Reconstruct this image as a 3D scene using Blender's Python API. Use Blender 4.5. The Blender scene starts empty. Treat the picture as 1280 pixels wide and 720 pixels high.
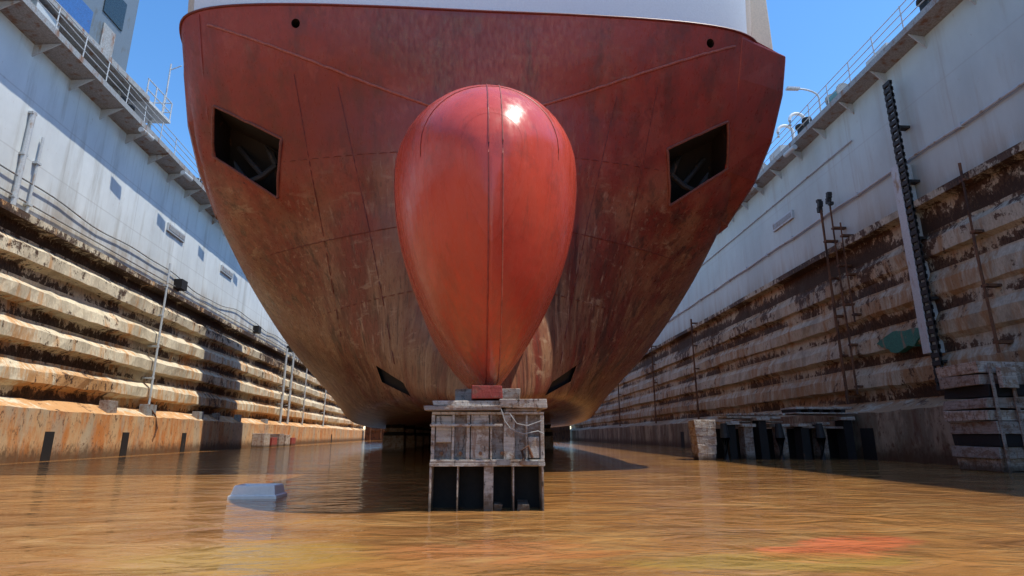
import bpy, math, random
import numpy as np
from mathutils import Vector, Matrix
random.seed(7); np.random.seed(7)
D=bpy.data; S=bpy.context.scene
# ---------------------------------------------------------------- helpers
class MB:
    def __init__(s): s.v=[]; s.f=[]; s.m=[]; s.sm=[]
    def add(s,vs,fs,m=0,smooth=False):
        o=len(s.v); s.v+= [tuple(p) for p in vs]
        for f in fs: s.f.append([o+i for i in f]); s.m.append(m); s.sm.append(smooth)
    def box(s,x0,x1,y0,y1,z0,z1,m=0,tf=None,j=0):
        vs=[(x,y,z) for z in (z0,z1) for y in (y0,y1) for x in (x0,x1)]
        if j: vs=[(a+random.uniform(-j,j),b+random.uniform(-j,j),c+random.uniform(-j,j)) for a,b,c in vs]
        if tf: vs=[tf(*p) for p in vs]
        s.add(vs,[(0,2,3,1),(4,5,7,6),(0,1,5,4),(2,6,7,3),(0,4,6,2),(1,3,7,5)],m)
    def tube(s,pts,r,m=0,n=8,closed=False):
        pts=[Vector(p) for p in pts]; rings=[]
        for i,p in enumerate(pts):
            a=pts[max(i-1,0)]; b=pts[min(i+1,len(pts)-1)]
            t=(b-a).normalized()
            u=t.cross(Vector((0,0,1)))
            if u.length<1e-3: u=t.cross(Vector((1,0,0)))
            u.normalize(); w=t.cross(u)
            rr=r[i] if isinstance(r,(list,tuple)) else r
            rings.append([p+u*rr*math.cos(2*math.pi*k/n)+w*rr*math.sin(2*math.pi*k/n) for k in range(n)])
        vs=[q for R in rings for q in R]; fs=[]
        for i in range(len(pts)-1):
            for k in range(n):
                k2=(k+1)%n; fs.append((i*n+k,i*n+k2,(i+1)*n+k2,(i+1)*n+k))
        fs.append(tuple(range(n))[::-1]); fs.append(tuple((len(pts)-1)*n+k for k in range(n)))
        s.add(vs,fs,m,True)
    def obj(s,name,mats,parent=None,bevel=0,angle=35):
        me=D.meshes.new(name); me.from_pydata(s.v,[],s.f); me.update()
        for m in mats: me.materials.append(m)
        me.polygons.foreach_set("material_index",s.m); me.polygons.foreach_set("use_smooth",s.sm)
        o=D.objects.new(name,me); S.collection.objects.link(o)
        if parent: o.parent=parent
        if bevel:
            b=o.modifiers.new("b","BEVEL"); b.width=bevel; b.segments=2; b.limit_method='ANGLE'
        if any(s.sm): me.set_sharp_from_angle(angle=math.radians(angle))
        return o
def empty(name,loc=(0,0,0)):
    o=D.objects.new(name,None); S.collection.objects.link(o); o.location=loc; return o
def pchip(xs,ys,q):
    xs=np.array(xs,float); ys=np.array(ys,float); h=np.diff(xs); d=np.diff(ys)/h
    m=np.zeros(len(xs)); m[0]=d[0]; m[-1]=d[-1]
    for i in range(1,len(xs)-1):
        m[i]=0 if d[i-1]*d[i]<=0 else 2*d[i-1]*d[i]/(d[i-1]+d[i])
    q=np.atleast_1d(q).astype(float); i=np.clip(np.searchsorted(xs,q)-1,0,len(h)-1)
    t=(q-xs[i])/h[i]
    return (2*t**3-3*t**2+1)*ys[i]+(t**3-2*t**2+t)*h[i]*m[i]+(-2*t**3+3*t**2)*ys[i+1]+(t**3-t**2)*h[i]*m[i+1]
# ---------------------------------------------------------------- materials
class NT:
    def __init__(s,name,rough=.6,spec=.5,metal=0):
        s.mat=D.materials.new(name); s.mat.use_nodes=True; s.t=s.mat.node_tree; s.n=s.t.nodes
        s.b=s.n["Principled BSDF"]; s.b.inputs["Roughness"].default_value=rough
        s.b.inputs["Specular IOR Level"].default_value=spec; s.b.inputs["Metallic"].default_value=metal
        s.pos=s.n.new("ShaderNodeNewGeometry").outputs["Position"]
        s.sep=s.n.new("ShaderNodeSeparateXYZ"); s.l(s.pos,s.sep.inputs[0])
    def l(s,a,b): s.t.links.new(a,b)
    def put(s,sock,v):
        if isinstance(v,bpy.types.NodeSocket): s.l(v,sock)
        elif isinstance(v,tuple): sock.default_value=(*v,1) if len(v)==3 and sock.type=='RGBA' else v
        else: sock.default_value=v
    def noise(s,scale=1,vec=(1,1,1),detail=6,rough=.6,dist=0,off=(0,0,0)):
        mp=s.n.new("ShaderNodeMapping"); mp.inputs["Scale"].default_value=vec; mp.inputs["Location"].default_value=off; s.l(s.pos,mp.inputs[0])
        n=s.n.new("ShaderNodeTexNoise"); n.inputs["Scale"].default_value=scale; n.inputs["Detail"].default_value=detail
        n.inputs["Roughness"].default_value=rough; n.inputs["Distortion"].default_value=dist; s.l(mp.outputs[0],n.inputs[0]); return n.outputs[0]
    def ramp(s,v,a,b,lo=0,hi=1):
        r=s.n.new("ShaderNodeMapRange"); r.interpolation_type='SMOOTHSTEP'; s.put(r.inputs[0],v)
        r.inputs[1].default_value=a; r.inputs[2].default_value=b; r.inputs[3].default_value=lo; r.inputs[4].default_value=hi; return r.outputs[0]
    def math(s,op,a,b=0):
        m=s.n.new("ShaderNodeMath"); m.operation=op; s.put(m.inputs[0],a); s.put(m.inputs[1],b); return m.outputs[0]
    def mix(s,f,a,b):
        m=s.n.new("ShaderNodeMix"); m.data_type='RGBA'; s.put(m.inputs[0],f); s.put(m.inputs[6],a); s.put(m.inputs[7],b); return m.outputs[2]
    def color(s,c): s.put(s.b.inputs["Base Color"],c)
    def bump(s,h,st=.3,d=.02):
        b=s.n.new("ShaderNodeBump"); b.inputs["Strength"].default_value=st; b.inputs["Distance"].default_value=d
        s.l(h,b.inputs["Height"]); s.l(b.outputs[0],s.b.inputs["Normal"])
def simple(name,c,rough=.6,var=.35,dirt=(.12,.06,.03),da=.62,db=.75,scale=3,metal=0,vec=(1,1,.4)):
    m=NT(name,rough,metal=metal)
    n=m.noise(scale,vec); n2=m.noise(scale*6,(1,1,1))
    c2=tuple(x*(1-var) for x in c)
    col=m.mix(m.ramp(n2,.35,.65),c,c2); col=m.mix(m.ramp(n,da,db),col,dirt)
    m.color(col); m.bump(n2,.3,.01); return m.mat
# hull red
m=NT("red_antifouling",.36,.5)
z=m.sep.outputs[2]
st=m.noise(1.0,(.9,.9,.13),8,.65); fine=m.noise(9,(1,1,.25),6,.7); big=m.noise(.22,(1,1,1),4)
red=m.mix(m.ramp(big,.35,.65),(.35,.046,.029),(.25,.034,.024))
st0=m.noise(.8,(1.2,1.2,.18),9,.75,off=(5,5,5))
red=m.mix(m.ramp(st0,.46,.64,0,.75),red,(.16,.036,.024))
pt=m.noise(.55,(1,1,.8),9,.75,off=(3,1,6))
red=m.mix(m.ramp(pt,.54,.62,0,.45),red,(.40,.085,.055))
low=m.ramp(m.math('ADD',z,m.ramp(big,.2,.8,-3,3)),12.0,4.5)
worn_reflect=m.mix(m.ramp(st,.40,.58),(.085,.030,.020),(.30,.16,.09))  # brown wear, with golden water reflections painted into the tan streaks
worn_reflect=m.mix(m.ramp(pt,.45,.60,0,.6),worn_reflect,(.20,.055,.032))
col=m.mix(m.math('MULTIPLY',low,m.ramp(st,.30,.58,.5,1)),red,worn_reflect)
col=m.mix(m.math('MULTIPLY',m.ramp(fine,.52,.66),m.ramp(low,0,1,.2,.7)),col,(.060,.028,.020))
sp=m.noise(2.2,(.35,.35,1.2),7,.7,off=(4,2,1))
col=m.mix(m.math('MULTIPLY',m.ramp(sp,.57,.66,0,.75),low),col,(.40,.26,.17))
scr=m.noise(1.6,(3.0,3.0,.10),8,.75,off=(1,7,3))
col=m.mix(m.math('MULTIPLY',m.ramp(scr,.55,.66,0,.8),low),col,(.46,.30,.20))
drk=m.noise(.7,(2.2,2.2,.16),8,.7,off=(7,3,9))
col=m.mix(m.math('MULTIPLY',m.ramp(drk,.52,.64,0,.8),m.ramp(low,0,1,.25,1)),col,(.055,.025,.02))
m.color(col); m.put(m.b.inputs["Roughness"],m.ramp(fine,.3,.7,.24,.48))
m.bump(m.math('ADD',m.noise(.9,(1,1,1),3),m.math('MULTIPLY',fine,.08)),.5,.06)
M_RED=m.mat
m=NT("red_bulb_paint",.3,.5)
fine=m.noise(7,(1,1,.3),6,.7); big=m.noise(.6,(1,1,.5),5)
z=m.sep.outputs[2]
col=m.mix(m.ramp(big,.35,.65),(.70,.090,.050),(.56,.064,.038))
low=m.ramp(m.math('ADD',z,m.ramp(big,.2,.8,-1,1)),5.0,1.8)
col=m.mix(m.math('MULTIPLY',low,m.ramp(fine,.3,.6,.2,.7)),col,(.28,.09,.055))
sc=m.noise(3,(2.5,2.5,.22),8,.75,off=(9,1,2))
col=m.mix(m.ramp(sc,.63,.70,0,.45),col,(.66,.25,.18))
sc2=m.noise(1.2,(1,1,.8),8,.75,off=(2,1,8))
col=m.mix(m.ramp(sc2,.52,.66,0,.5),col,(.34,.06,.04))
sc3=m.noise(5,(1,1,.12),8,.75,off=(6,1,8))
col=m.mix(m.ramp(sc3,.56,.66,0,.4),col,(.26,.06,.04))
m.color(col); m.put(m.b.inputs["Roughness"],m.ramp(fine,.3,.7,.18,.36))
m.bump(m.math('ADD',m.noise(1.3,(1,1,1),3),m.math('MULTIPLY',fine,.06)),.4,.045)
M_BULB=m.mat
M_SEAM=simple("weld_seam",(.20,.032,.022),.5)
M_SEAMB=simple("bulb_weld_seam",(.36,.048,.032),.45)
M_SEAML=simple("weld_seam_light",(.46,.13,.09),.5)
M_PALE=simple("chipped_edge",(.24,.07,.045),.6)
M_DARK=simple("dark_recess",(.012,.010,.010),.8)
M_ANCH=simple("anchor_iron",(.016,.014,.014),.7)
M_WHITE=simple("white_hull_paint",(.78,.78,.77),.4,var=.06,da=.66,db=.8,dirt=(.5,.42,.34),vec=(1,1,.15))
M_CREAM=simple("cream_fender",(.62,.50,.38),.6,var=.15)
def upper(name,base,rustamt):
    m=NT(name,.55,.4)
    n=m.noise(.35,(1,1,.5),6); s1=m.noise(1.3,(1,1,.10),8,.7); s2=m.noise(5,(1,1,.5),7,.75)
    col=m.mix(m.ramp(n,.3,.7),base,tuple(x*.82 for x in base))
    col=m.mix(m.ramp(s1,.48,.70,0,.6),col,(.38,.37,.32))
    col=m.mix(m.ramp(s2,.62,.72,0,rustamt),col,(.26,.12,.05))
    y=m.sep.outputs[1]; z=m.sep.outputs[2]
    col=m.mix(m.math('MULTIPLY',m.ramp(z,11.5,9.8),m.ramp(s1,.35,.6,.1,.7)),col,(.33,.26,.18))
    for c,p in ((y,6.1),(z,2.35)):
        fr=m.math('PINGPONG',c,p/2); ed=m.ramp(fr,0.0,.05,.4,0)
        col=m.mix(ed,col,(.36,.36,.34))
    m.color(col); m.bump(m.math('ADD',m.noise(.5,(1,1,1),3),m.math('MULTIPLY',s2,.08)),.6,.06)
    return m.mat
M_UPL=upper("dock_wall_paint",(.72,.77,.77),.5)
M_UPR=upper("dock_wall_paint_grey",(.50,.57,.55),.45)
def lower(name,base,orange,amt,grime):
    m=NT(name,.75,.3); z=m.sep.outputs[2]; y=m.sep.outputs[1]
    s1=m.noise(1.6,(1,1,.16),9,.72); s2=m.noise(2.6,(1,1,.8),9,.75,off=(3,5,1)); s3=m.noise(.3,(1,1,.5),5); s4=m.noise(11,(1,1,.45),6,.75)
    s5=m.noise(.9,(1,1,.35),8,.7,off=(8,8,8)); s6=m.noise(.16,(1,1,1.2),4,.6,off=(1,2,3))
    fr=m.math('FRACT',m.math('DIVIDE',m.math('SUBTRACT',z,.9),1.55))
    edge=m.ramp(fr,.45,.02,-.05,.13)
    hi=m.ramp(z,6.4,9.2,0,.15)
    lowz=m.ramp(z,5.0,1.6,0,.13)
    bonus=m.math('ADD',m.math('ADD',edge,hi),m.math('ADD',m.ramp(s3,.35,.65,-.06,.08),m.ramp(s6,.35,.65,-.07,.07)))
    col=m.mix(m.ramp(s4,.35,.7),base,tuple(x*.68 for x in base))
    col=m.mix(m.ramp(s5,.46,.64,0,.7),col,grime)
    col=m.mix(m.ramp(m.math('ADD',m.math('ADD',s1,m.ramp(s6,.35,.65,-.07,.07)),lowz),.48,.63,0,.85),col,orange)
    col=m.mix(m.ramp(m.math('ADD',s2,bonus),.57+amt,.63+amt,0,.95),col,(.075,.038,.022))
    col=m.mix(m.ramp(m.math('ADD',s4,bonus),.66+amt,.70+amt,0,.9),col,(.04,.024,.016))
    m.color(col); m.bump(m.math('ADD',s2,m.math('MULTIPLY',s4,.4)),.7,.05); return m
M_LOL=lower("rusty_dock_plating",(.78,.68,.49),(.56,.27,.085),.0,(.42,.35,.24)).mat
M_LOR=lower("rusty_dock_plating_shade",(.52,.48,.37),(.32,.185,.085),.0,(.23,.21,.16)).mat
def plinth(name,base,o2):
    m=NT(name,.7,.35); z=m.sep.outputs[2]
    s1=m.noise(1.1,(1,1,.3),9,.72); s2=m.noise(4,(1,1,.6),8,.75); s3=m.noise(.5,(1,1,.3),8,.7,off=(2,9,4))
    col=m.mix(m.ramp(s1,.40,.62),base,o2); col=m.mix(m.ramp(s3,.48,.60,0,.7),col,(.46,.39,.28)); col=m.mix(m.ramp(s2,.54,.64,0,.9),col,(.11,.055,.03))
    wet=m.ramp(m.math('ADD',z,m.ramp(s2,.3,.7,-.25,.25)),.75,.15,0,.85); col=m.mix(wet,col,(.075,.04,.02))
    m.color(col); m.bump(s2,.6,.04); return m.mat
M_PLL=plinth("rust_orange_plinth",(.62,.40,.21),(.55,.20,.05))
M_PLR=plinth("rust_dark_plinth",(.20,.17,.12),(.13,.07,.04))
M_STEEL=simple("weathered_steel",(.33,.34,.34),.6,dirt=(.2,.1,.05),da=.5,db=.7)
M_RAIL=simple("galvanised_rail",(.55,.58,.60),.5)
M_BLACK=simple("black_rubber",(.025,.025,.025),.7)
M_RUST=simple("rusted_iron",(.17,.075,.035),.8,dirt=(.06,.03,.02),da=.5,db=.6)
M_GREEN=simple("green_paint",(.03,.20,.155),.6,da=.52,db=.62,dirt=(.2,.17,.12))
M_BLUE=simple("blue_paint",(.04,.14,.38),.5)
M_TEAL=simple("teal_paint",(.12,.33,.36),.5)
M_GLASS=simple("dark_glass",(.03,.05,.06),.15,da=.9,db=1)
M_LGREY=simple("light_grey_paint",(.50,.54,.56),.5,var=.15,da=.55,db=.7,dirt=(.3,.2,.12))
M_HOUSE=simple("grey_house_paint",(.13,.17,.21),.5,var=.15,da=.55,db=.7,dirt=(.10,.11,.11))
M_PLASTIC=simple("white_plastic",(.75,.75,.70),.4,var=.08,da=.7,db=.8,dirt=(.4,.33,.2))
def blockmat(name,base,rust,k):
    m=NT(name,.8,.3); s1=m.noise(3.0,(1,1,1.6),9,.75); s2=m.noise(14,(1,1,.5),7,.75,off=(2,7,1)); s3=m.noise(5,(.4,.4,6),6,.7); s4=m.noise(6,(1,1,.2),8,.75,off=(4,4,1))
    col=m.mix(m.ramp(s3,.35,.65),base,tuple(x*.68 for x in base)); col=m.mix(m.ramp(s1,.5-k,.60-k,0,.85),col,rust)
    col=m.mix(m.ramp(s4,.52,.64,0,.7),col,(.22,.105,.055))
    col=m.mix(m.ramp(s2,.55,.64,0,.9),col,(.06,.045,.035))
    z=m.sep.outputs[2]; col=m.mix(m.ramp(m.math('ADD',z,m.ramp(s2,.3,.7,-.08,.08)),.30,.06,0,.85),col,(.06,.045,.03))
    m.color(col); m.bump(m.math('ADD',s2,s1),.8,.03); return m.mat
M_BLK=blockmat("weathered_block_paint",(.56,.51,.45),(.27,.18,.12),.02)
M_BLK2=blockmat("block_steel_grey",(.38,.33,.29),(.20,.12,.08),.02)
M_BLKR=blockmat("red_wedge",(.36,.07,.06),(.25,.12,.09),-.05)
# water
m=NT("murky_water",.05,.5)
m.b.inputs["IOR"].default_value=1.33
n=m.noise(.25,(1,.7,1),5,.6,1.0); n2=m.noise(1.1,(.6,1.4,1),6,.7,1.5,(5,3,0)); n3=m.noise(.9,(.5,1.3,1),7,.7,.8,(11,4,0))
col=m.mix(m.ramp(n,.35,.65),(.39,.180,.052),(.26,.115,.036))
col=m.mix(m.ramp(n2,.45,.66,0,.6),col,(.46,.27,.10))
col=m.mix(m.ramp(n3,.48,.64,0,.5),col,(.18,.080,.030))
x=m.sep.outputs[0]; y=m.sep.outputs[1]
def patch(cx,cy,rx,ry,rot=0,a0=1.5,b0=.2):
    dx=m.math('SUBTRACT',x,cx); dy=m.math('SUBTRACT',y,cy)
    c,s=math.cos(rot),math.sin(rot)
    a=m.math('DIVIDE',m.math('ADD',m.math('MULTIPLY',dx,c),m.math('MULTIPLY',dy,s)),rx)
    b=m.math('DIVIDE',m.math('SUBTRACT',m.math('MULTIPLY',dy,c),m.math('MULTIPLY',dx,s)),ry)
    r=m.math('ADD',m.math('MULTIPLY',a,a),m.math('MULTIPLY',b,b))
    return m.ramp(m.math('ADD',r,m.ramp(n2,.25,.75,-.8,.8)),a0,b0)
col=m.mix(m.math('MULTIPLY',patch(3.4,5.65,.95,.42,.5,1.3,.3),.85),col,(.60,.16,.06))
col=m.mix(m.math('MULTIPLY',patch(.25,5.6,1.1,.5,0),.35),col,(.55,.19,.07))  # orange reflection of the bulb, painted into the water colour
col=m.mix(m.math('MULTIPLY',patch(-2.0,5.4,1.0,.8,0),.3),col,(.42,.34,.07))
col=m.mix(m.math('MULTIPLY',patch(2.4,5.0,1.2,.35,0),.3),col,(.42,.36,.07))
m.color(col)
w1=m.noise(1.5,(.75,1.2,1),3,.5,.8); w2=m.noise(5.5,(.9,1.3,1),4,.6,.6); w3=m.noise(.45,(.6,1.0,1),2,.5)
amp=m.ramp(m.noise(.35,(1,1,1),2,off=(3,3,0)),.35,.65,.4,1.2)
h=m.math('ADD',m.math('ADD',w1,m.math('MULTIPLY',w2,m.math('MULTIPLY',amp,.24))),m.math('MULTIPLY',w3,1.2))
m.bump(h,.6,.10)
M_WATER=m.mat
b=MB(); b.add([(-1500,-1500,0),(1500,-1500,0),(1500,1500,0),(-1500,1500,0)],[(0,1,2,3)]); b.obj("water",[M_WATER])
# ---------------------------------------------------------------- dock walls
def W(side,off,y,z):
    if side>0: return (17.4+.03*(y-20)-off,y,z)
    return (-(18.1+.07*(y-20)-off),y,z)
Y0,Y1=-35,135
def mkprof(ov,dp,lz):
    prof=[(-5.5,-3),(-5.5,16.7),(ov,16.7),(ov,16.42),(0,16.30),(0,lz),(.5,lz-.07),(.5,lz-.35),(.06,lz-.43)]
    for zt in (8.55,7.0,5.45,3.9):
        prof+=[(.06,zt),(dp,zt-.32),(dp,zt-.85),(.06,zt-.98)]
    return prof+[(.06,2.45),(.95,2.0),(.95,-3)]
OV={-1:1.1,1:.75}
def smooth_noise(n,step,amp):
    c=np.random.uniform(-amp,amp,n//step+3); return np.interp(np.arange(n),np.arange(len(c))*step,c)
def wall(side,up,lo,pl):
    P=empty("dock_wall"); b=MB(); prof=mkprof(OV[side],.42 if side<0 else .27,9.5 if side<0 else 10.0)
    ys=np.arange(Y0,Y1+.1,.6); n=len(prof); vs=[]
    wob=[smooth_noise(len(ys),5,.07) for _ in prof]; wz=[smooth_noise(len(ys),7,.06) for _ in prof]
    for q,y in enumerate(ys):
        for i,(o,z) in enumerate(prof):
            jo=0;jz=0
            if 5<i<n-1: jz=wz[i][q]*.6
            if 8<i<n-1: jo=random.uniform(-.03,.03)+wob[i][q]; jz=random.uniform(-.03,.03)+wz[i][q]
            if 4<=i<=5: jo=random.uniform(-.008,.008)
            vs.append(W(side,o+jo,y,z+jz))
    for k in range(len(ys)-1):
        for i in range(n-1):
            mi=1
            if i<5: mi=0
            if i in(1,2,3): mi=3
            if i>=n-2: mi=2
            f=(k*n+i,k*n+i+1,(k+1)*n+i+1,(k+1)*n+i)
            b.f.append(list(f) if side>0 else list(f)[::-1]); b.m.append(mi); b.sm.append(False)
    b.v=vs
    for e in (0,len(ys)-1):
        b.f.append([e*n+i for i in range(n)]); b.m.append(0); b.sm.append(False)
    b.obj("wing_wall_plating",[up,lo,pl,M_STEEL],P)
    b=MB(); ov=OV[side]-.08
    for y in np.arange(Y0+1,Y1,2.4):
        p=[W(side,.0,y,15.75),W(side,ov,y,16.38),W(side,0,y,16.28),W(side,.0,y+.05,15.75),W(side,ov,y+.05,16.38),W(side,0,y+.05,16.28)]
        b.add(p,[(0,1,2),(3,5,4),(0,3,4,1),(1,4,5,2)],0)
    b.obj("walkway_bracket",[M_LGREY],P)
    b=MB()
    for h in (.4,.75,1.1): b.tube([W(side,OV[side]-.1,y,16.7+h+random.uniform(-.02,.02)) for y in np.linspace(Y0,Y1,60)],.022,0,6)
    for y in np.arange(Y0,Y1,1.8):
        if random.random()<.95: b.tube([W(side,OV[side]-.1,y,16.68),W(side,OV[side]-.1+random.uniform(-.04,.04),y+random.uniform(-.04,.04),17.82)],.026,0,6)
    b.obj("railing",[M_RAIL],P)
    return P
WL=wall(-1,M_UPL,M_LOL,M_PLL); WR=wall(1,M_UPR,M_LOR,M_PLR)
def box_w(b,side,o0,o1,y0,y1,z0,z1,m=0): b.box(o0,o1,y0,y1,z0,z1,m,lambda o,y,z:W(side,o,y,z))
b=MB(); b.box(-24,19,126,128,-3,9,0)  # added end screen, shuts out bright horizon gaps under the hull
for x in np.arange(-23,19,2.2): b.box(x,x+.3,125.6,126,-3,8.8,0)
for z in (2,4.5,7): b.box(-24,19,125.7,125.98,z,z+.2,0)
b.obj("light_gap_screen",[M_RUST])
# --- right wall fittings
b=MB()
b.tube([W(1,.09,y,11.9+.03*math.sin(y)) for y in np.arange(-10,120,2)],.05,0,6)
b.tube([W(1,.07,y,14.6) for y in np.arange(24,120,4)],.035,0,6)
for y in np.arange(-10,120,3.1): box_w(b,1,0,.16,y,y+.08,11.8,12.0)
b.obj("wall_pipe",[M_LGREY],WR)
def rack(side,y,z0,z1,P):
    b=MB()
    box_w(b,side,.02,.62,y-.10,y+.30,z0+1.4,z1-3.6,1)
    box_w(b,side,.50,.58,y-.46,y-.38,z0,z1,0); box_w(b,side,.50,.58,y-.04,y-.11,z0,z1,0)
    z=z0
    while z<z1:
        box_w(b,side,.46,.60,y-.46,y-.04,z,z+.17,0); z+=.30
    for zz in np.arange(z0+1,z1,2.4): box_w(b,side,0,.5,y-.4,y-.1,zz,zz+.1,0)
    b.obj("draft_guide_ladder",[M_BLACK,M_LGREY],P,.004)
rack(1,20.8,2.6,15.3,WR)
b=MB()
for y,z0,z1,r in ((17.8,3.6,10.3,.05),(26.4,2.4,12.0,.07),(25.6,2.8,12.4,.05),(25.0,6,10.8,.04),(47,2.2,10.5,.08),(60,2.2,11,.08),(78,2.2,11,.09),(13.5,3,9.6,.06)):
    b.tube([W(1,.58,y,z0),W(1,.58,y+.05,(z0+z1)/2),W(1,.58,y,z1)],r,0,8)
    for zz in np.arange(z0+.3,z1,1.9): box_w(b,1,0,.62,y-.12,y+.12,zz,zz+.09)
b.obj("vertical_pipe",[M_RUST],WR)
b=MB()
for y in (25.6,26.4):
    for k in range(5):
        a=random.uniform(-.1,.1); box_w(b,1,.5,.72,y-.12+a,y+.05+a,11.9+k*.13,12.05+k*.13)
b.obj("cable_clump",[M_BLACK],WR)
b=MB(); N=30
ring=[W(1,.36,22.6+1.25*math.cos(t)*(1+.2*math.sin(3*t)+.1*random.uniform(-1,1)),4.75+.42*math.sin(t)*(1+.2*math.cos(5*t)+.15*random.uniform(-1,1))) for t in [2*math.pi*k/N for k in range(N)]]
ring2=[(p[0]+.3,p[1],p[2]) for p in ring]
b.add(ring+ring2,[tuple(range(N))]+[(k,(k+1)%N,N+(k+1)%N,N+k) for k in range(N)]); b.obj("green_patch_plate",[M_GREEN],WR)
# --- left wall fittings
b=MB()
pts=[W(-1,.12,y,10.65+.30*math.sin(y*.35)*math.sin(y*.11)+.05*math.sin(y*1.1)) for y in np.arange(5,120,.7)]
b.tube(pts,.032,0,6)
b.tube([W(-1,.1,y,10.0) for y in np.arange(-10,120,4)],.035,0,6)
b.obj("hanging_cable",[M_STEEL],WL)
b=MB()
for y,z0,z1,r in ((21.8,9.6,13.6,.10),(22.6,9.6,12.9,.05),(34,2,10.9,.06),(62,2,9.9,.12),(65,2,9.9,.12),(72,2,9.5,.08),(85,2,9.5,.1)):
    b.tube([W(-1,.56 if z0<9 else .12,y,z0),W(-1,.56 if z0<9 else .12,y,z1)],r,0,8)
    for zz in np.arange(z0+.3,z1,1.8): box_w(b,-1,0,.6 if z0<9 else .2,y-.13,y+.13,zz,zz+.09)
b.obj("vertical_pipe",[M_LGREY],WL)
b=MB()
for y in (25,31,38,57,70,90): box_w(b,-1,.9,.955,y,y+.6,-.2,1.15)
for y in (36,52,64): box_w(b,-1,0,.5,y,y+.8,9.9,10.5)
b.obj("drain_opening",[M_DARK],WL)
b=MB()   # small clutter lying on the left plinth ledge
for y in (29.5,33.4,40.5,44,48.7,56):
    box_w(b,-1,.35,.8,y,y+random.uniform(.3,1.1),2.05,2.2+random.uniform(.1,.5),random.choice((0,1,2)))
b.tube([W(-1,.75,33.9,2.4),W(-1,.9,34.2,2.1),W(-1,1.02,34.4,1.4),W(-1,1.02,34.2,.9)],.05,1,6)
b.obj("ledge_clutter",[M_STEEL,M_RUST,M_BLK2],WL,.01)
for side,P,ys in ((-1,WL,(34,43)),(1,WR,(30,55))):
    b=MB()
    for y in ys: box_w(b,side,-.02,.12,y,y+2.4,13.0,13.5,0); box_w(b,side,.12,.14,y+.1,y+2.3,13.1,13.4,1)
    b.obj("junction_box",[M_LGREY,M_STEEL],P,.01)
b=MB()
for y in (12,17.4,24.3,30,36,50,70): box_w(b,1,.9,.957,y,y+.9,-.2,1.3)
b.obj("drain_opening",[M_DARK],WR)
for side,P in ((-1,WL),(1,WR)):
    b=MB()
    for y in np.arange(8,110,9.5):
        for d in (0,.7):
            p=W(side,.3,y+d,16.7); b.tube([p,(p[0],p[1],17.35),(p[0],p[1],17.36),(p[0],p[1],17.5)],[.17,.17,.26,.24],0,12)
    for y in np.arange(11,110,9.5):
        box_w(b,side,-.9,.3,y,y+1.4,16.7,17.3+random.random()*.6,1)
    b.obj("mooring_bollards",[M_BLACK,M_LGREY],P)
b=MB()
for y in (28,33,39,46,55):
    for s_ in (-1,1):
        p=W(s_,OV[s_]+.12,y,16.1); b.tube([(p[0],y-.5,16.1),(p[0],y+.5,16.1)],.14,0,10)
b.obj("roller_fender",[M_LGREY])
def lamp(x,y,z,h):
    b=MB(); pts=[(x,y,z),(x,y,z+h*.75)]
    for t in np.linspace(0,math.pi/2,7): pts.append((x-1.1*(1-math.cos(t)),y,z+h*.75+.5*math.sin(t)))
    b.tube(pts,.05,0,8); b.box(x-1.75,x-1.05,y-.12,y+.12,z+h*.75+.44,z+h*.75+.56); b.box(x-.15,x+.15,y-.15,y+.15,z,z+.12)
    b.obj("dock_lamp",[M_RAIL],bevel=.01)
lamp(18.3,27.2,16.7,3.0); lamp(20,60,16.7,5)
for y in (27.9,29.2,35):
    b=MB(); x=17.8; pts=[(x,y,16.7),(x,y,17.9)]
    for t in np.linspace(0,math.pi,10): pts.append((x-.45*(1-math.cos(t)),y,17.9+.45*math.sin(t)))
    pts.append((x-.9,y,17.6)); b.tube(pts,.09,0,10); b.obj("gooseneck_vent",[M_WHITE])
for y in (24.5,33.0):
    b=MB(); b.box(17.3,18.7,y-.7,y+.7,16.7,16.95,1); b.tube([(17.5,y-.45,17.3),(17.5,y+.45,17.3)],.28,0,14)
    b.tube([(17.5,y-.5,17.3),(17.5,y-.44,17.3)],.4,1,14); b.tube([(17.5,y+.44,17.3),(17.5,y+.5,17.3)],.4,1,14); b.box(18.0,18.6,y-.4,y+.4,16.95,17.6,1)
    b.obj("mooring_winch",[M_TEAL,M_STEEL])
# --- control house (left)
P=empty("control_house"); b=MB()
b.box(-26,-18.5,16.0,27.2,18.4,24.5,0); b.box(-26.3,-17.7,15.5,28.2,18.1,18.39,3); b.box(-26.3,-18.1,15.5,27.8,24.5,24.8,3)
for y in (17.1,20.0,22.4,24.8): b.box(-18.49,-18.44,y,y+1.5,20.9,22.5,1)
for y in (19.4,22.0): b.box(-18.49,-18.43,y,y+2.2,18.45,20.3,2)
b.box(-18.49,-18.42,25.0,25.9,18.45,20.4,3)
b.tube([(-18.35,18.2,18.4),(-18.35,18.2,24.5)],.08,4,8)
b.obj("house_body",[M_HOUSE,M_GLASS,M_BLUE,M_STEEL,M_TEAL],P,.01)
b=MB()
for x in (-25.6,-18.8):
    for y in (16,21.5,27.3): b.tube([(x,y,16.7),(x,y,18.2)],.16,0,8)
b.tube([(-18.8,16,16.8),(-18.8,21.5,18.1)],.07,0,6); b.tube([(-18.8,21.5,16.8),(-18.8,27.3,18.1)],.07,0,6)
b.obj("house_legs",[M_STEEL],P)
b=MB()
for h in (.5,1.1):
    b.tube([(-17.95,28.2,18.4+h),(-17.95,30.6,18.4+h),(-19.6,30.6,18.4+h)],.035,0,6)
for y in np.arange(28.25,30.7,.8): b.tube([(-17.95,y,18.4),(-17.95,y,19.5)],.035,0,6)
b.box(-19.8,-17.9,28.2,30.7,18.25,18.4)
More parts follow.
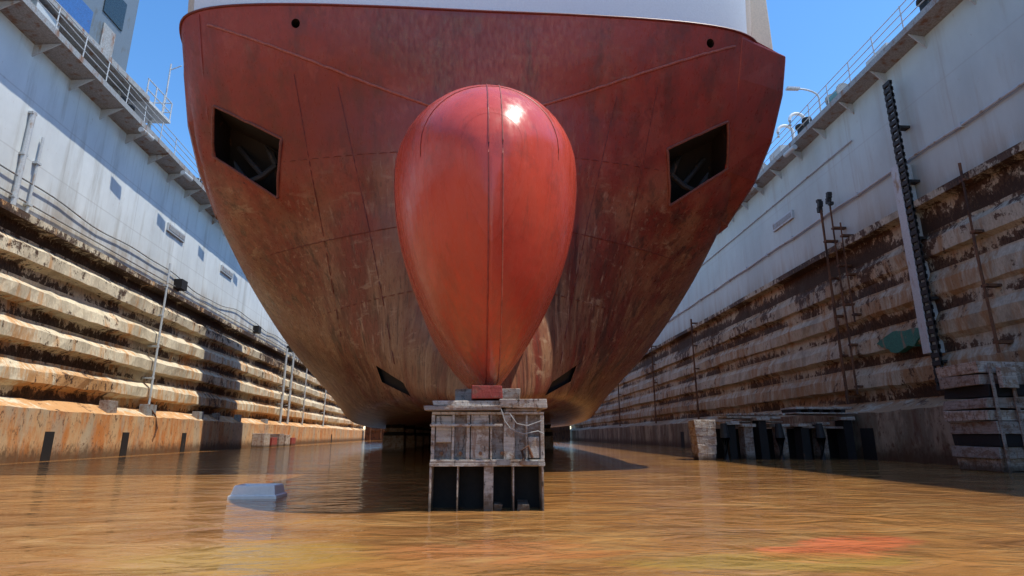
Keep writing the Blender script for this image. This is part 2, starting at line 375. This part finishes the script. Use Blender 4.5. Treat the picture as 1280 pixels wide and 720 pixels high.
b.tube([(-18.1,30.2,18.4),(-18.1,30.2,21.8)],.04,0,6); b.tube([(-18.1,30.2,21.4),(-17.5,30.2,21.7)],.03,0,6)
b.tube([(-18.8,30.3,16.7),(-18.8,30.3,18.3)],.1,0,8)
b.obj("house_platform",[M_RAIL],P)
b=MB()
cx,cy=-23.5,52
for dx in (-.8,.8):
    for dy in (-.8,.8): b.tube([(cx+dx,cy+dy,16.7),(cx+dx,cy+dy,22.5)],.09,0,6)
for k in range(4):
    z=16.7+k*1.45
    for dx in (-.8,.8): b.tube([(cx+dx,cy-.8,z),(cx+dx,cy+.8,z+1.45)],.05,0,6)
    for dy in (-.8,.8): b.tube([(cx-.8,cy+dy,z),(cx+.8,cy+dy,z+1.45)],.05,0,6)
b.box(cx-1.3,cx+1.3,cy-1.3,cy+1.3,22.5,24.4,1)
b.obj("dock_crane",[M_RAIL,M_TEAL])
# ---------------------------------------------------------------- ship
SHIP=empty("ship")
ZL=[1.7,2.0,3.0,5.0,7.5,9.0,10.7,12.2,13.5]
ROW=[
 [(0,11),(.4,13),(1.0,15),(1.8,18),(2.9,22),(4.3,28),(5.9,37),(8.2,52),(8.2,115)],
 [(0,12),(.7,13.7),(1.5,15.5),(2.5,18),(3.8,21.5),(5.2,27),(6.8,35),(8.9,50),(8.9,115)],
 [(0,13),(1.0,14.5),(2.1,16.3),(3.4,18.6),(4.8,21.8),(6.3,27),(7.7,34),(9.4,48),(9.4,115)],
 [(0,14.5),(1.4,15.7),(3,17.2),(4.6,19),(6.2,21.3),(7.7,24.5),(8.7,28.5),(9.5,40),(9.6,115)],
 [(0,15.3),(1.7,16.0),(3.6,17.0),(5.4,18.1),(7.2,19.4),(8.6,20.9),(9.3,23),(9.6,34),(9.6,115)],
 [(0,15.7),(1.8,16.0),(3.8,16.5),(5.9,17.2),(7.9,18.0),(9.0,18.9),(9.45,20.5),(9.6,31),(9.6,115)],
 [(0,15.6),(2,15.75),(4,16.0),(6.2,16.3),(8.2,16.75),(9.15,17.4),(9.5,18.7),(9.6,30),(9.6,115)],
 [(0,15.25),(2,15.27),(4,15.35),(6.2,15.55),(8.25,15.95),(9.2,16.6),(9.55,17.9),(9.6,30),(9.6,115)],
 [(0,14.9),(2,14.9),(4,14.93),(6.2,15.05),(8.3,15.4),(9.2,16.0),(9.5,17.4),(9.6,30),(9.6,115)]]
R=np.array(ROW); nl=len(ZL)
sub=6; qc=np.concatenate([np.linspace(0,7,7*sub+1),[7.25,7.5,8]])
subr=6; qr=np.linspace(0,nl-1,(nl-1)*subr+1)
A=np.zeros((nl,len(qc),2))
for i in range(nl):
    for k in range(2): A[i,:,k]=pchip(range(9),R[i,:,k],qc)
G=np.zeros((len(qr),len(qc),3))
for j in range(len(qc)):
    for k in range(2): G[:,j,k]=pchip(range(nl),A[:,j,k],qr)
    G[:,j,2]=pchip(range(nl),ZL,qr)
for j in range(len(qc)):
    drop=np.interp(qc[j],[0,2,3.6,4.6,5.4,6.2,8],[-.08,-.06,-.02,-.05,-.2,-.45,-.45])
    G[:,j,2]+=drop*np.clip((qr-(nl-2)),0,1)
def surf_y(x,z):
    d=(G[:,:7*sub+1,0]-abs(x))**2+(G[:,:7*sub+1,2]-z)**2
    idx=np.argsort(d.ravel())[:4]; yy=G[:,:7*sub+1,1].ravel()[idx]; ww=1/(d.ravel()[idx]+1e-4)
    return float((yy*ww).sum()/ww.sum())
def loft(G):
    nr,nc,_=G.shape; vs=[]; fs=[]
    for i in range(nr):
        for j in range(nc-1,0,-1): vs.append((-G[i,j,0],G[i,j,1],G[i,j,2]))
        for j in range(nc): vs.append(tuple(G[i,j]))
    n=2*nc-1
    for i in range(nr-1):
        for j in range(n-1): fs.append((i*n+j,i*n+j+1,(i+1)*n+j+1,(i+1)*n+j))
        fs.append((i*n+n-1,i*n,(i+1)*n,(i+1)*n+n-1))
    for i,rev in ((0,True),(nr-1,False)):
        for j in range(nc-1):
            a=i*n+j;b_=i*n+j+1;c=i*n+n-2-j;d=i*n+n-1-j
            f=(a,b_,c,d) if b_!=c else (a,b_,d)
            fs.append(f[::-1] if rev else f)
    return vs,fs
vs,fs=loft(G); b=MB(); b.add(vs,fs,0,True)
hull=b.obj("hull",[M_RED,M_DARK],SHIP)
cut=MB()
def cutter(q,depth):
    n=len(q); ys=[surf_y(x,z) for x,z in q]
    fr=[(x,y-1.0,z) for (x,z),y in zip(q,ys)]; bk=[(x,y+depth,z) for (x,z),y in zip(q,ys)]
    fs=[tuple(range(n)),tuple(range(2*n-1,n-1,-1))]+[(k,n+k,n+(k+1)%n,(k+1)%n) for k in range(n)]
    a=np.array(q); area=sum(a[k][0]*a[(k+1)%n][1]-a[(k+1)%n][0]*a[k][1] for k in range(n))
    if area<0: fs=[f[::-1] for f in fs]
    cut.add(fr+bk,fs,1)
AQ=[(8.2,10.95),(6.1,9.95),(6.45,8.45),(8.5,9.75)]
for s in (-1,1):
    cutter([(s*x,z) for x,z in AQ],1.3)
    cutter([(s*x,z) for x,z in [(3.1,3.1),(2.1,2.45),(1.85,2.05),(2.9,2.6)]],.3)
for cx,cz in ((-5.5,12.95),(7.3,13.0)):
    cutter([(cx+.13*math.cos(t*math.pi/8),cz+.13*math.sin(t*math.pi/8)) for t in range(16)],.5)
co=cut.obj("cut",[M_RED,M_DARK])
md=hull.modifiers.new("c","BOOLEAN"); md.object=co; md.solver='EXACT'; md.operation='DIFFERENCE'
dg=bpy.context.evaluated_depsgraph_get(); me=D.meshes.new_from_object(hull.evaluated_get(dg))
hull.modifiers.clear(); hull.data=me; D.objects.remove(co)
me.set_sharp_from_angle(angle=math.radians(28))
b=MB()
def line(p0,p1,r,m,n=60,o=0.012):
    b.tube([(x,surf_y(x,z)-o,z) for x,z in [(p0[0]+(p1[0]-p0[0])*t,p0[1]+(p1[1]-p0[1])*t) for t in np.linspace(0,1,n)]],r,m,6)
for s in (-1,1):
    line((s*1.2,10.55),(s*8.2,13.05),.04,1)
    for k in range(4):
        a=AQ[k]; c=AQ[(k+1)%4]; line((s*a[0],a[1]),(s*c[0],c[1]),.045,2,12,.02)
    line((s*4.3,11.3),(s*2.4,3.0),.012,0,60,.006); line((s*5.6,11.6),(s*4.5,4.2),.012,0,60,.006)
    line((s*2.2,9.3),(s*6.1,9.35),.010,0,60,.006); line((s*1.9,7.0),(s*8.6,7.2),.010,0,60,.006); line((s*1.7,5.0),(s*7.6,5.1),.010,0,60,.006)
b.obj("hull_seams",[M_SEAM,M_SEAML,M_PALE],SHIP)
for s,outs in ((-1,(9.36,9.40,9.42,9.40,9.3)),(1,(10.45,10.42,10.22,9.98,9.5))):
    b=MB(); rows=[]
    for zz,o,yb in zip((13.32,12.2,10.8,9.7,8.6),outs,(16.4,16.8,17.5,18.5,20.0)):
        xa=8.42 if zz>9 else 8.9
        rows.append([(s*xa,surf_y(xa,zz)+.02,zz),(s*(xa+.03),surf_y(xa,zz)-.035,zz),(s*(o-.12),yb-.12,zz),(s*o,yb+.1,zz),(s*(o+.0),yb+3.0,zz),(s*9.3,yb+9,zz)])
    rows=[[(p[0]*(1 if k<2 else .985),p[1]+(.0 if k<2 else .1),13.45) for k,p in enumerate(rows[0])]]+rows
    n=6; vs=[p for r in rows for p in r]; fs=[(i*n+k,i*n+k+1,(i+1)*n+k+1,(i+1)*n+k) for i in range(len(rows)-1) for k in range(n-1)]
    fs+=[tuple(range(n)),tuple((len(rows)-1)*n+k for k in range(n))[::-1]]
    if s>0: fs=[f[::-1] for f in fs]
    b.add(vs,fs,0,False); b.obj("shoulder_band",[M_RED],SHIP,bevel=.03)
top=G[-1].copy(); U=[]
for k,(dz,dy,sx) in enumerate(((.0,.05,.985),(1.2,-.12,.985),(2.9,-.3,.99))):
    r=top.copy(); r[:,0]*=sx; r[:,1]+=dy
    r[:,2]=top[:,2]*(1 if k==0 else 0)+(0 if k==0 else 13.5+dz); r[:,2]-= .02 if k==0 else 0; U.append(r)
U=np.array(U); vs,fs=loft(U); b=MB()
for f in fs:
    c=np.mean([vs[i] for i in f],axis=0); b.m.append(1 if (8.75<abs(c[0]) and c[1]<18) else 0); b.sm.append(True)
b.v=vs; b.f=[list(f) for f in fs]
b.obj("bulwark",[M_WHITE,M_CREAM],SHIP)
b=MB(); b.box(9.3,10.2,16.7,22,13.46,16.4,0); b.obj("fender_post",[M_CREAM],SHIP,.05)
b=MB(); b.tube([(-p[0]*1.002,p[1]-.01,p[2]) for p in top[::-1][3:]]+[(p[0]*1.002,p[1]-.01,p[2]) for p in top[1:-3]],.035,0,8)
b.obj("rubbing_strake",[M_SEAM],SHIP)
b=MB(); b.box(-9.2,9.2,39,46,16.4,30,0); b.box(-9.4,9.4,38.6,46.4,30,30.2,0)  # unseen block added on deck, raised to cast a shadow on the left wall
for z in (18.4,21.2,24,26.8):
    for x in np.arange(-8.4,8.5,1.6): b.box(x-.5,x+.5,38.94,39.0,z,z+1,1)
b.obj("shadow_deckhouse",[M_WHITE,M_GLASS],SHIP)
# bulb
T0,YT=5.1,7.7
ts=np.concatenate([np.array([0.0001,.0006,.002,.005,.01,.018]),np.linspace(.03,1,32)**1.25]); ys=YT+ts*9.6
def sq(t): t=np.clip(t,0,1); return math.sqrt(max(0,1-(1-t)**2))
def bulb_sec(y):
    return 1.86*sq((y-YT)/3.9), T0+2.42*sq((y-YT)/3.5), T0-3.4*sq((y-YT)/1.9)
NB=64; TM=.74
def hshape(t):
    if t<TM: return math.sin(math.pi/2*(t/TM)**.82)
    return math.sqrt(max(0,1-((t-TM)/(1-TM))**2))
def tval(k):
    return .5-.5*math.cos(math.pi*k/(NB/2))
b=MB(); vs=[];fs=[]
for y in ys:
    w,zt,zb=bulb_sec(y)
    for k in range(NB):
        kk=k if k<=NB//2 else NB-k; t=tval(kk); sgn=1 if k<=NB//2 else -1
        vs.append((sgn*w*hshape(t),y,zb+(zt-zb)*t))
for i in range(len(ys)-1):
    for k in range(NB):
        k2=(k+1)%NB; fs.append((i*NB+k,i*NB+k2,(i+1)*NB+k2,(i+1)*NB+k))
fs.append(tuple(range(NB))[::-1])
b.add(vs,[f[::-1] for f in fs],0,True)
bulb=b.obj("bulbous_bow",[M_BULB],SHIP,angle=80); bulb.location.x=.03
b=MB()
yy=YT+np.concatenate([np.linspace(.0,1,50)**2*1.6,np.linspace(1.7,7,24)])
for dx,mi,rr in ((-.05,0,.012),(.16,1,.010)):
    up=[];dn=[]
    for y in yy:
        w,zt,zb=bulb_sec(y)
        if w<=abs(dx)*1.02: continue
        h=abs(dx)/w
        lo_,hi_=0,TM
        for _ in range(40):
            mid=(lo_+hi_)/2
            if hshape(mid)<h: lo_=mid
            else: hi_=mid
        a,c=TM,1.0
        for _ in range(40):
            mid=(a+c)/2
            if hshape(mid)>h: a=mid
            else: c=mid
        up.append((dx,y,zb+(zt-zb)*a)); dn.append((dx,y,zb+(zt-zb)*lo_))
    b.tube(dn[::-1][10:]+up,rr,mi,6)
for frac in (.22,.75):
    y=YT+3.5*frac; w,zt,zb=bulb_sec(y)
    ks=range(20,NB-19) if frac<.5 else range(8,NB-7)
    b.tube([((1 if k<=NB//2 else -1)*(w+.003)*hshape(tval(k if k<=NB//2 else NB-k)),y,zb+(zt-zb)*tval(k if k<=NB//2 else NB-k)) for k in ks],.007,0,6)
o=b.obj("bulb_seams",[M_SEAMB,M_SEAML],SHIP); o.location.x=.03
for s in (-1,1):
    P=empty("anchor"); P.parent=SHIP
    b=MB(); cx,cz=s*7.35,9.8; y=surf_y(cx,cz)+.8
    b.tube([(cx+s*.6,y+.2,cz+.55),(cx-s*.35,y-.05,cz-.55)],.09,0,8)
    b.tube([(cx-s*.75,y-.1,cz-.2),(cx-s*.35,y-.1,cz-.6),(cx+s*.15,y,cz-.8)],.10,0,8)
    b.tube([(cx-s*.75,y-.1,cz-.2),(cx-s*.6,y-.12,cz+.15),(cx-s*.35,y-.12,cz+.5)],[.10,.13,.02],0,8)
    b.tube([(cx+s*.15,y,cz-.8),(cx+s*.4,y-.05,cz-.45),(cx+s*.6,y-.05,cz-.05)],[.10,.13,.02],0,8)
    b.obj("anchor_body",[M_ANCH],P)
# slight yaw and heel of the ship in the dock, about the forefoot
pv=Vector((.1,9.0,1.7)); Rm=Matrix.Rotation(math.radians(1.2),4,'Z')@Matrix.Rotation(math.radians(-.6),4,'Y')
SHIP.matrix_world=Matrix.Translation(pv)@Rm@Matrix.Translation(Vector((0,-9.0,-1.7)))
# ---------------------------------------------------------------- keel blocks
def keel_block(cx,y,d=1.5,w=1.6,detail=True,top=1.5):
    P=empty("keel_block"); b=MB(); x0,x1=cx-w/2,cx+w/2; y0,y1=y,y+d
    b.box(x0,x1,y0,y1,.585,.635,0)
    b.box(x0+.02,x1-.02,y0+.45,y1-.1,-.4,.585,3)
    for i,(a,ww) in enumerate(((0,.03),(.38,.018),(.75,.13),(1.15,.02),(1.55,.03))):
        b.box(x0+a*w/1.6,x0+a*w/1.6+ww,y0+.02,y1-.02,-.4,.585,0,j=.004)
    b.box(x0+.89,x0+1.0,y0+.05,y0+.4,-.02,.08,0,j=.02); b.box(x0+1.22,x0+1.38,y0+.05,y0+.4,-.02,.09,0,j=.02)
    b.obj("base_frame",[M_BLK,M_BLK2,M_RUST,M_DARK],P,.006)
    b=MB()
    b.box(x0+.03,x1-.03,y0+.10,y1,.64,1.30,1)
    b.box(x0+.01,x1-.01,y0+.0,y1,.636,.672,0,j=.003); b.box(x0+.01,x1-.01,y0+.0,y1,1.285,1.325,0,j=.003)
    for a,ww in ((.01,.05),(.30,.03),(.50,.05),(.83,.03),(1.02,.16),(1.33,.03),(1.54,.05)):
        b.box(x0+a,x0+a+ww,y0+.015,y0+.10,.674,1.283,0,j=.004)
    b.box(x0+.56,x0+.82,y0+.03,y0+.10,.68,1.28,0,j=.008); b.box(x0+.07,x0+.29,y0+.05,y0+.10,.9,1.27,0,j=.008)
    b.box(x0+1.37,x0+1.53,y0+.03,y0+.10,.69,.98,0,j=.008)
    b.box(x0-.01,x0+1.0,y0-.03,y0+.012,1.12,1.155,0,j=.004)
    b.obj("steel_box",[M_BLK,M_BLK2,M_RUST],P,.008)
    b=MB()
    b.box(x0-.10,x0+.98,y0-.06,y0+.45,1.335,1.40,1,j=.012); b.box(x0+.02,x0+.95,y0-.02,y1,1.405,1.485,0,j=.012)
    b.box(x0+.96,x1+.04,y0-.05,y1,1.375,1.50,0,j=.014); b.box(x0+1.02,x1-.1,y0+.0,y1,1.330,1.372,1,j=.003)
    b.box(x0+.0,x0+1.0,y0+.5,y1,1.34,1.40,1,j=.006)
    b.obj("cap_timbers",[M_BLK,M_BLK2],P,.01)
    b=MB(); b.box(cx-.24,cx+.2,y0-.02,y0+.5,1.51,1.69,0,j=.008); b.box(cx-.5,cx+.5,y0+.6,y1,1.50,1.69,1,j=.01)
    b.obj("cap_wedge",[M_BLKR,M_BLK2],P,.012)
    if detail:
        b=MB()
        b.tube([(x0+.98,y0-.07,1.36),(x0+1.03,y0-.08,1.2),(x0+1.12,y0-.07,1.08),(x0+1.3,y0-.06,1.02),(x0+1.5,y0-.06,1.06),(x0+1.58,y0-.05,1.02)],.009,0,6)
        b.tube([(x0+1.1,y0-.07,1.3),(x0+1.2,y0-.09,1.16),(x0+1.35,y0-.08,1.13),(x0+1.55,y0-.06,1.2)],.008,0,6)
        for xx in (.16,.42,.7,1.0,1.4): b.tube([(x0+xx,y0-.01,.76),(x0+xx,y0+.12,.76)],.025,1,8)
        b.box(x0+.93,x0+1.12,y0-.06,y0-.002,.60,.68,0,j=.01); b.box(x0+1.25,x0+1.5,y0-.06,y0-.002,.60,.66,0,j=.01)
        b.tube([(x0+1.3,y0-.05,.66),(x0+1.27,y0-.06,.8),(x0+1.36,y0-.06,.86),(x0+1.42,y0-.05,.7)],.02,1,6)
        b.obj("straps_and_bolts",[M_STEEL,M_RUST],P)
keel_block(.11,8.35)
for k in range(24): keel_block(.05-(3.2+k*3.6)*.021,12.2+k*3.6,detail=False)
def side_block(x,y,w,d,h):
    b=MB()
    b.box(x-w/2,x+w/2,y,y+d,-.4,h*.45,0,j=.03)
    for k in range(4): b.box(x-w/2+.04*k,x+w/2-.04*k,y+.03*k,y+d-.03*k,h*.45+h*.1375*k+.004,h*.45+h*.1375*(k+1),k%2,j=.03)
    b.obj("bilge_block",[M_BLK2,M_DARK],bevel=.015)
for y in range(37,100,6):
    for s in (-1,1): side_block(s*4.6-.7,y,1.3,1.2,1.66)
P=empty("block_rack"); b=MB()
for i,x in enumerate((9.6,10.9,11.6,12.2,13.2,14.1,15.0,16.0)):
    y=25.2+random.uniform(-.2,.2); h=1.45+random.uniform(-.1,.25)
    b.box(x-.18,x+.18,y,y+.6,-.4,h,1 if i%2 else 2,j=.03)
    b.box(x-.3,x+.3,y-.1,y+.9,h,h+.14,0,j=.02)
b.box(10.6,13.4,25.6,26.6,1.55,1.62,0,j=.02); b.box(10.8,13.2,25.4,26.4,1.72,1.8,0,j=.02)
for x in np.arange(10.7,13.4,.28): b.box(x,x+.13,25.25,26.6,1.86,1.93,0,j=.015)
b.box(13.7,16.5,25.0,26.5,1.9,1.98,0,j=.02); b.box(13.8,16.3,25.1,26.5,2.12,2.2,0,j=.02); b.box(14,16.2,25.1,26.5,1.3,1.38,2,j=.02)
for x in np.arange(13.8,16.3,.5): b.box(x,x+.2,25.1,26.4,1.98,2.12,1,j=.02)
b.box(10.3,16.6,26.7,27.1,-.4,1.3,1)
b.obj("rack_body",[M_BLK,M_DARK,M_BLK2],P,.012)
b=MB()
for k in range(6): b.box(9.05-.02*k,9.75+.02*k,24.4,25.1,-.4+ .34*k+.003,-.4+.34*(k+1),0,j=.03)
b.obj("white_block",[M_BLK],P,.02)
b=MB()
for x in (10.4,12.8,14.6):
    b.tube([(x,24.9,-.3),(x+.02,24.9,.9),(x,24.9,1.5)],[.22,.2,.13],0,10)
b.obj("posts",[M_BLACK],P)
b=MB()
for k in range(10):
    z=-.3+k*.34; b.box(14.4+random.uniform(-.12,.12),16.0,16.0+random.uniform(-.1,.1),17.6,z,z+.31,(0,1,0,2)[k%4],j=.04)
for x in (14.5,15.1,15.7): b.box(x,x+.1,15.84,15.88,-.3,3.0,0,j=.01)
b.box(14.7,15.2,15.7,15.83,2.3,2.9,1,j=.02)
b.obj("equipment_stack",[M_BLK2,M_BLK,M_DARK],bevel=.02)
b=MB()
for k in range(5):
    y=52+k*2.4; box_w(b,-1,.96,2.0,y,y+1.7,-.3,.7+.5*random.random(),(0,1,2)[k%3])
b.obj("timber_pile",[M_BLK,M_BLKR,M_BLK2],bevel=.02)
b=MB(); cx,cy=-3.68,10.4
def fr(z,w,d): return [(cx-w,cy-d,z),(cx+w,cy-d*1.05,z),(cx+w*1.02,cy+d,z),(cx-w,cy+d,z)]
rings=[fr(-.08,.40,.27),fr(.05,.39,.26),fr(.055,.36,.24),fr(.19,.33,.21),fr(.21,.31,.19),fr(.19,.28,.165),fr(.15,.27,.16)]
vs=[p for r in rings for p in r]; fs=[(i*4+k,i*4+(k+1)%4,(i+1)*4+(k+1)%4,(i+1)*4+k) for i in range(6) for k in range(4)]+[(24,25,26,27)]
b.add(vs,fs); b.obj("floating_crate",[M_PLASTIC],bevel=.012)
# ---------------------------------------------------------------- light
sd=Vector((.39,-.10,.915)).normalized()
w=D.worlds.new("World"); S.world=w; w.use_nodes=True; nt=w.node_tree
sky=nt.nodes.new("ShaderNodeTexSky"); sky.sky_type='NISHITA'; sky.sun_disc=False
sky.sun_elevation=math.asin(sd.z); sky.sun_rotation=math.atan2(sd.x,sd.y); sky.air_density=1.0; sky.dust_density=.2; sky.ozone_density=2.0
hs=nt.nodes.new("ShaderNodeHueSaturation"); hs.inputs["Saturation"].default_value=1.25; hs.inputs["Value"].default_value=1.75
nt.links.new(sky.outputs[0],hs.inputs["Color"]); nt.links.new(hs.outputs[0],nt.nodes["Background"].inputs[0]); nt.nodes["Background"].inputs[1].default_value=.15
L=D.lights.new("sun","SUN"); L.energy=5; L.angle=math.radians(.53); L.color=(1,.94,.83)
lo=D.objects.new("sun",L); S.collection.objects.link(lo); lo.rotation_euler=sd.to_track_quat('Z','Y').to_euler()
S.view_settings.view_transform='Standard'; S.view_settings.look='None'; S.view_settings.exposure=0
cam=D.cameras.new("camera"); cam.lens=20.33; cam.sensor_width=36; cam.clip_end=5000; cam.clip_start=.05
c=D.objects.new("camera",cam); S.collection.objects.link(c); c.location=(0,0,1.0)
c.rotation_euler=(math.radians(90+14.3),0,math.radians(-3.07)); S.camera=c
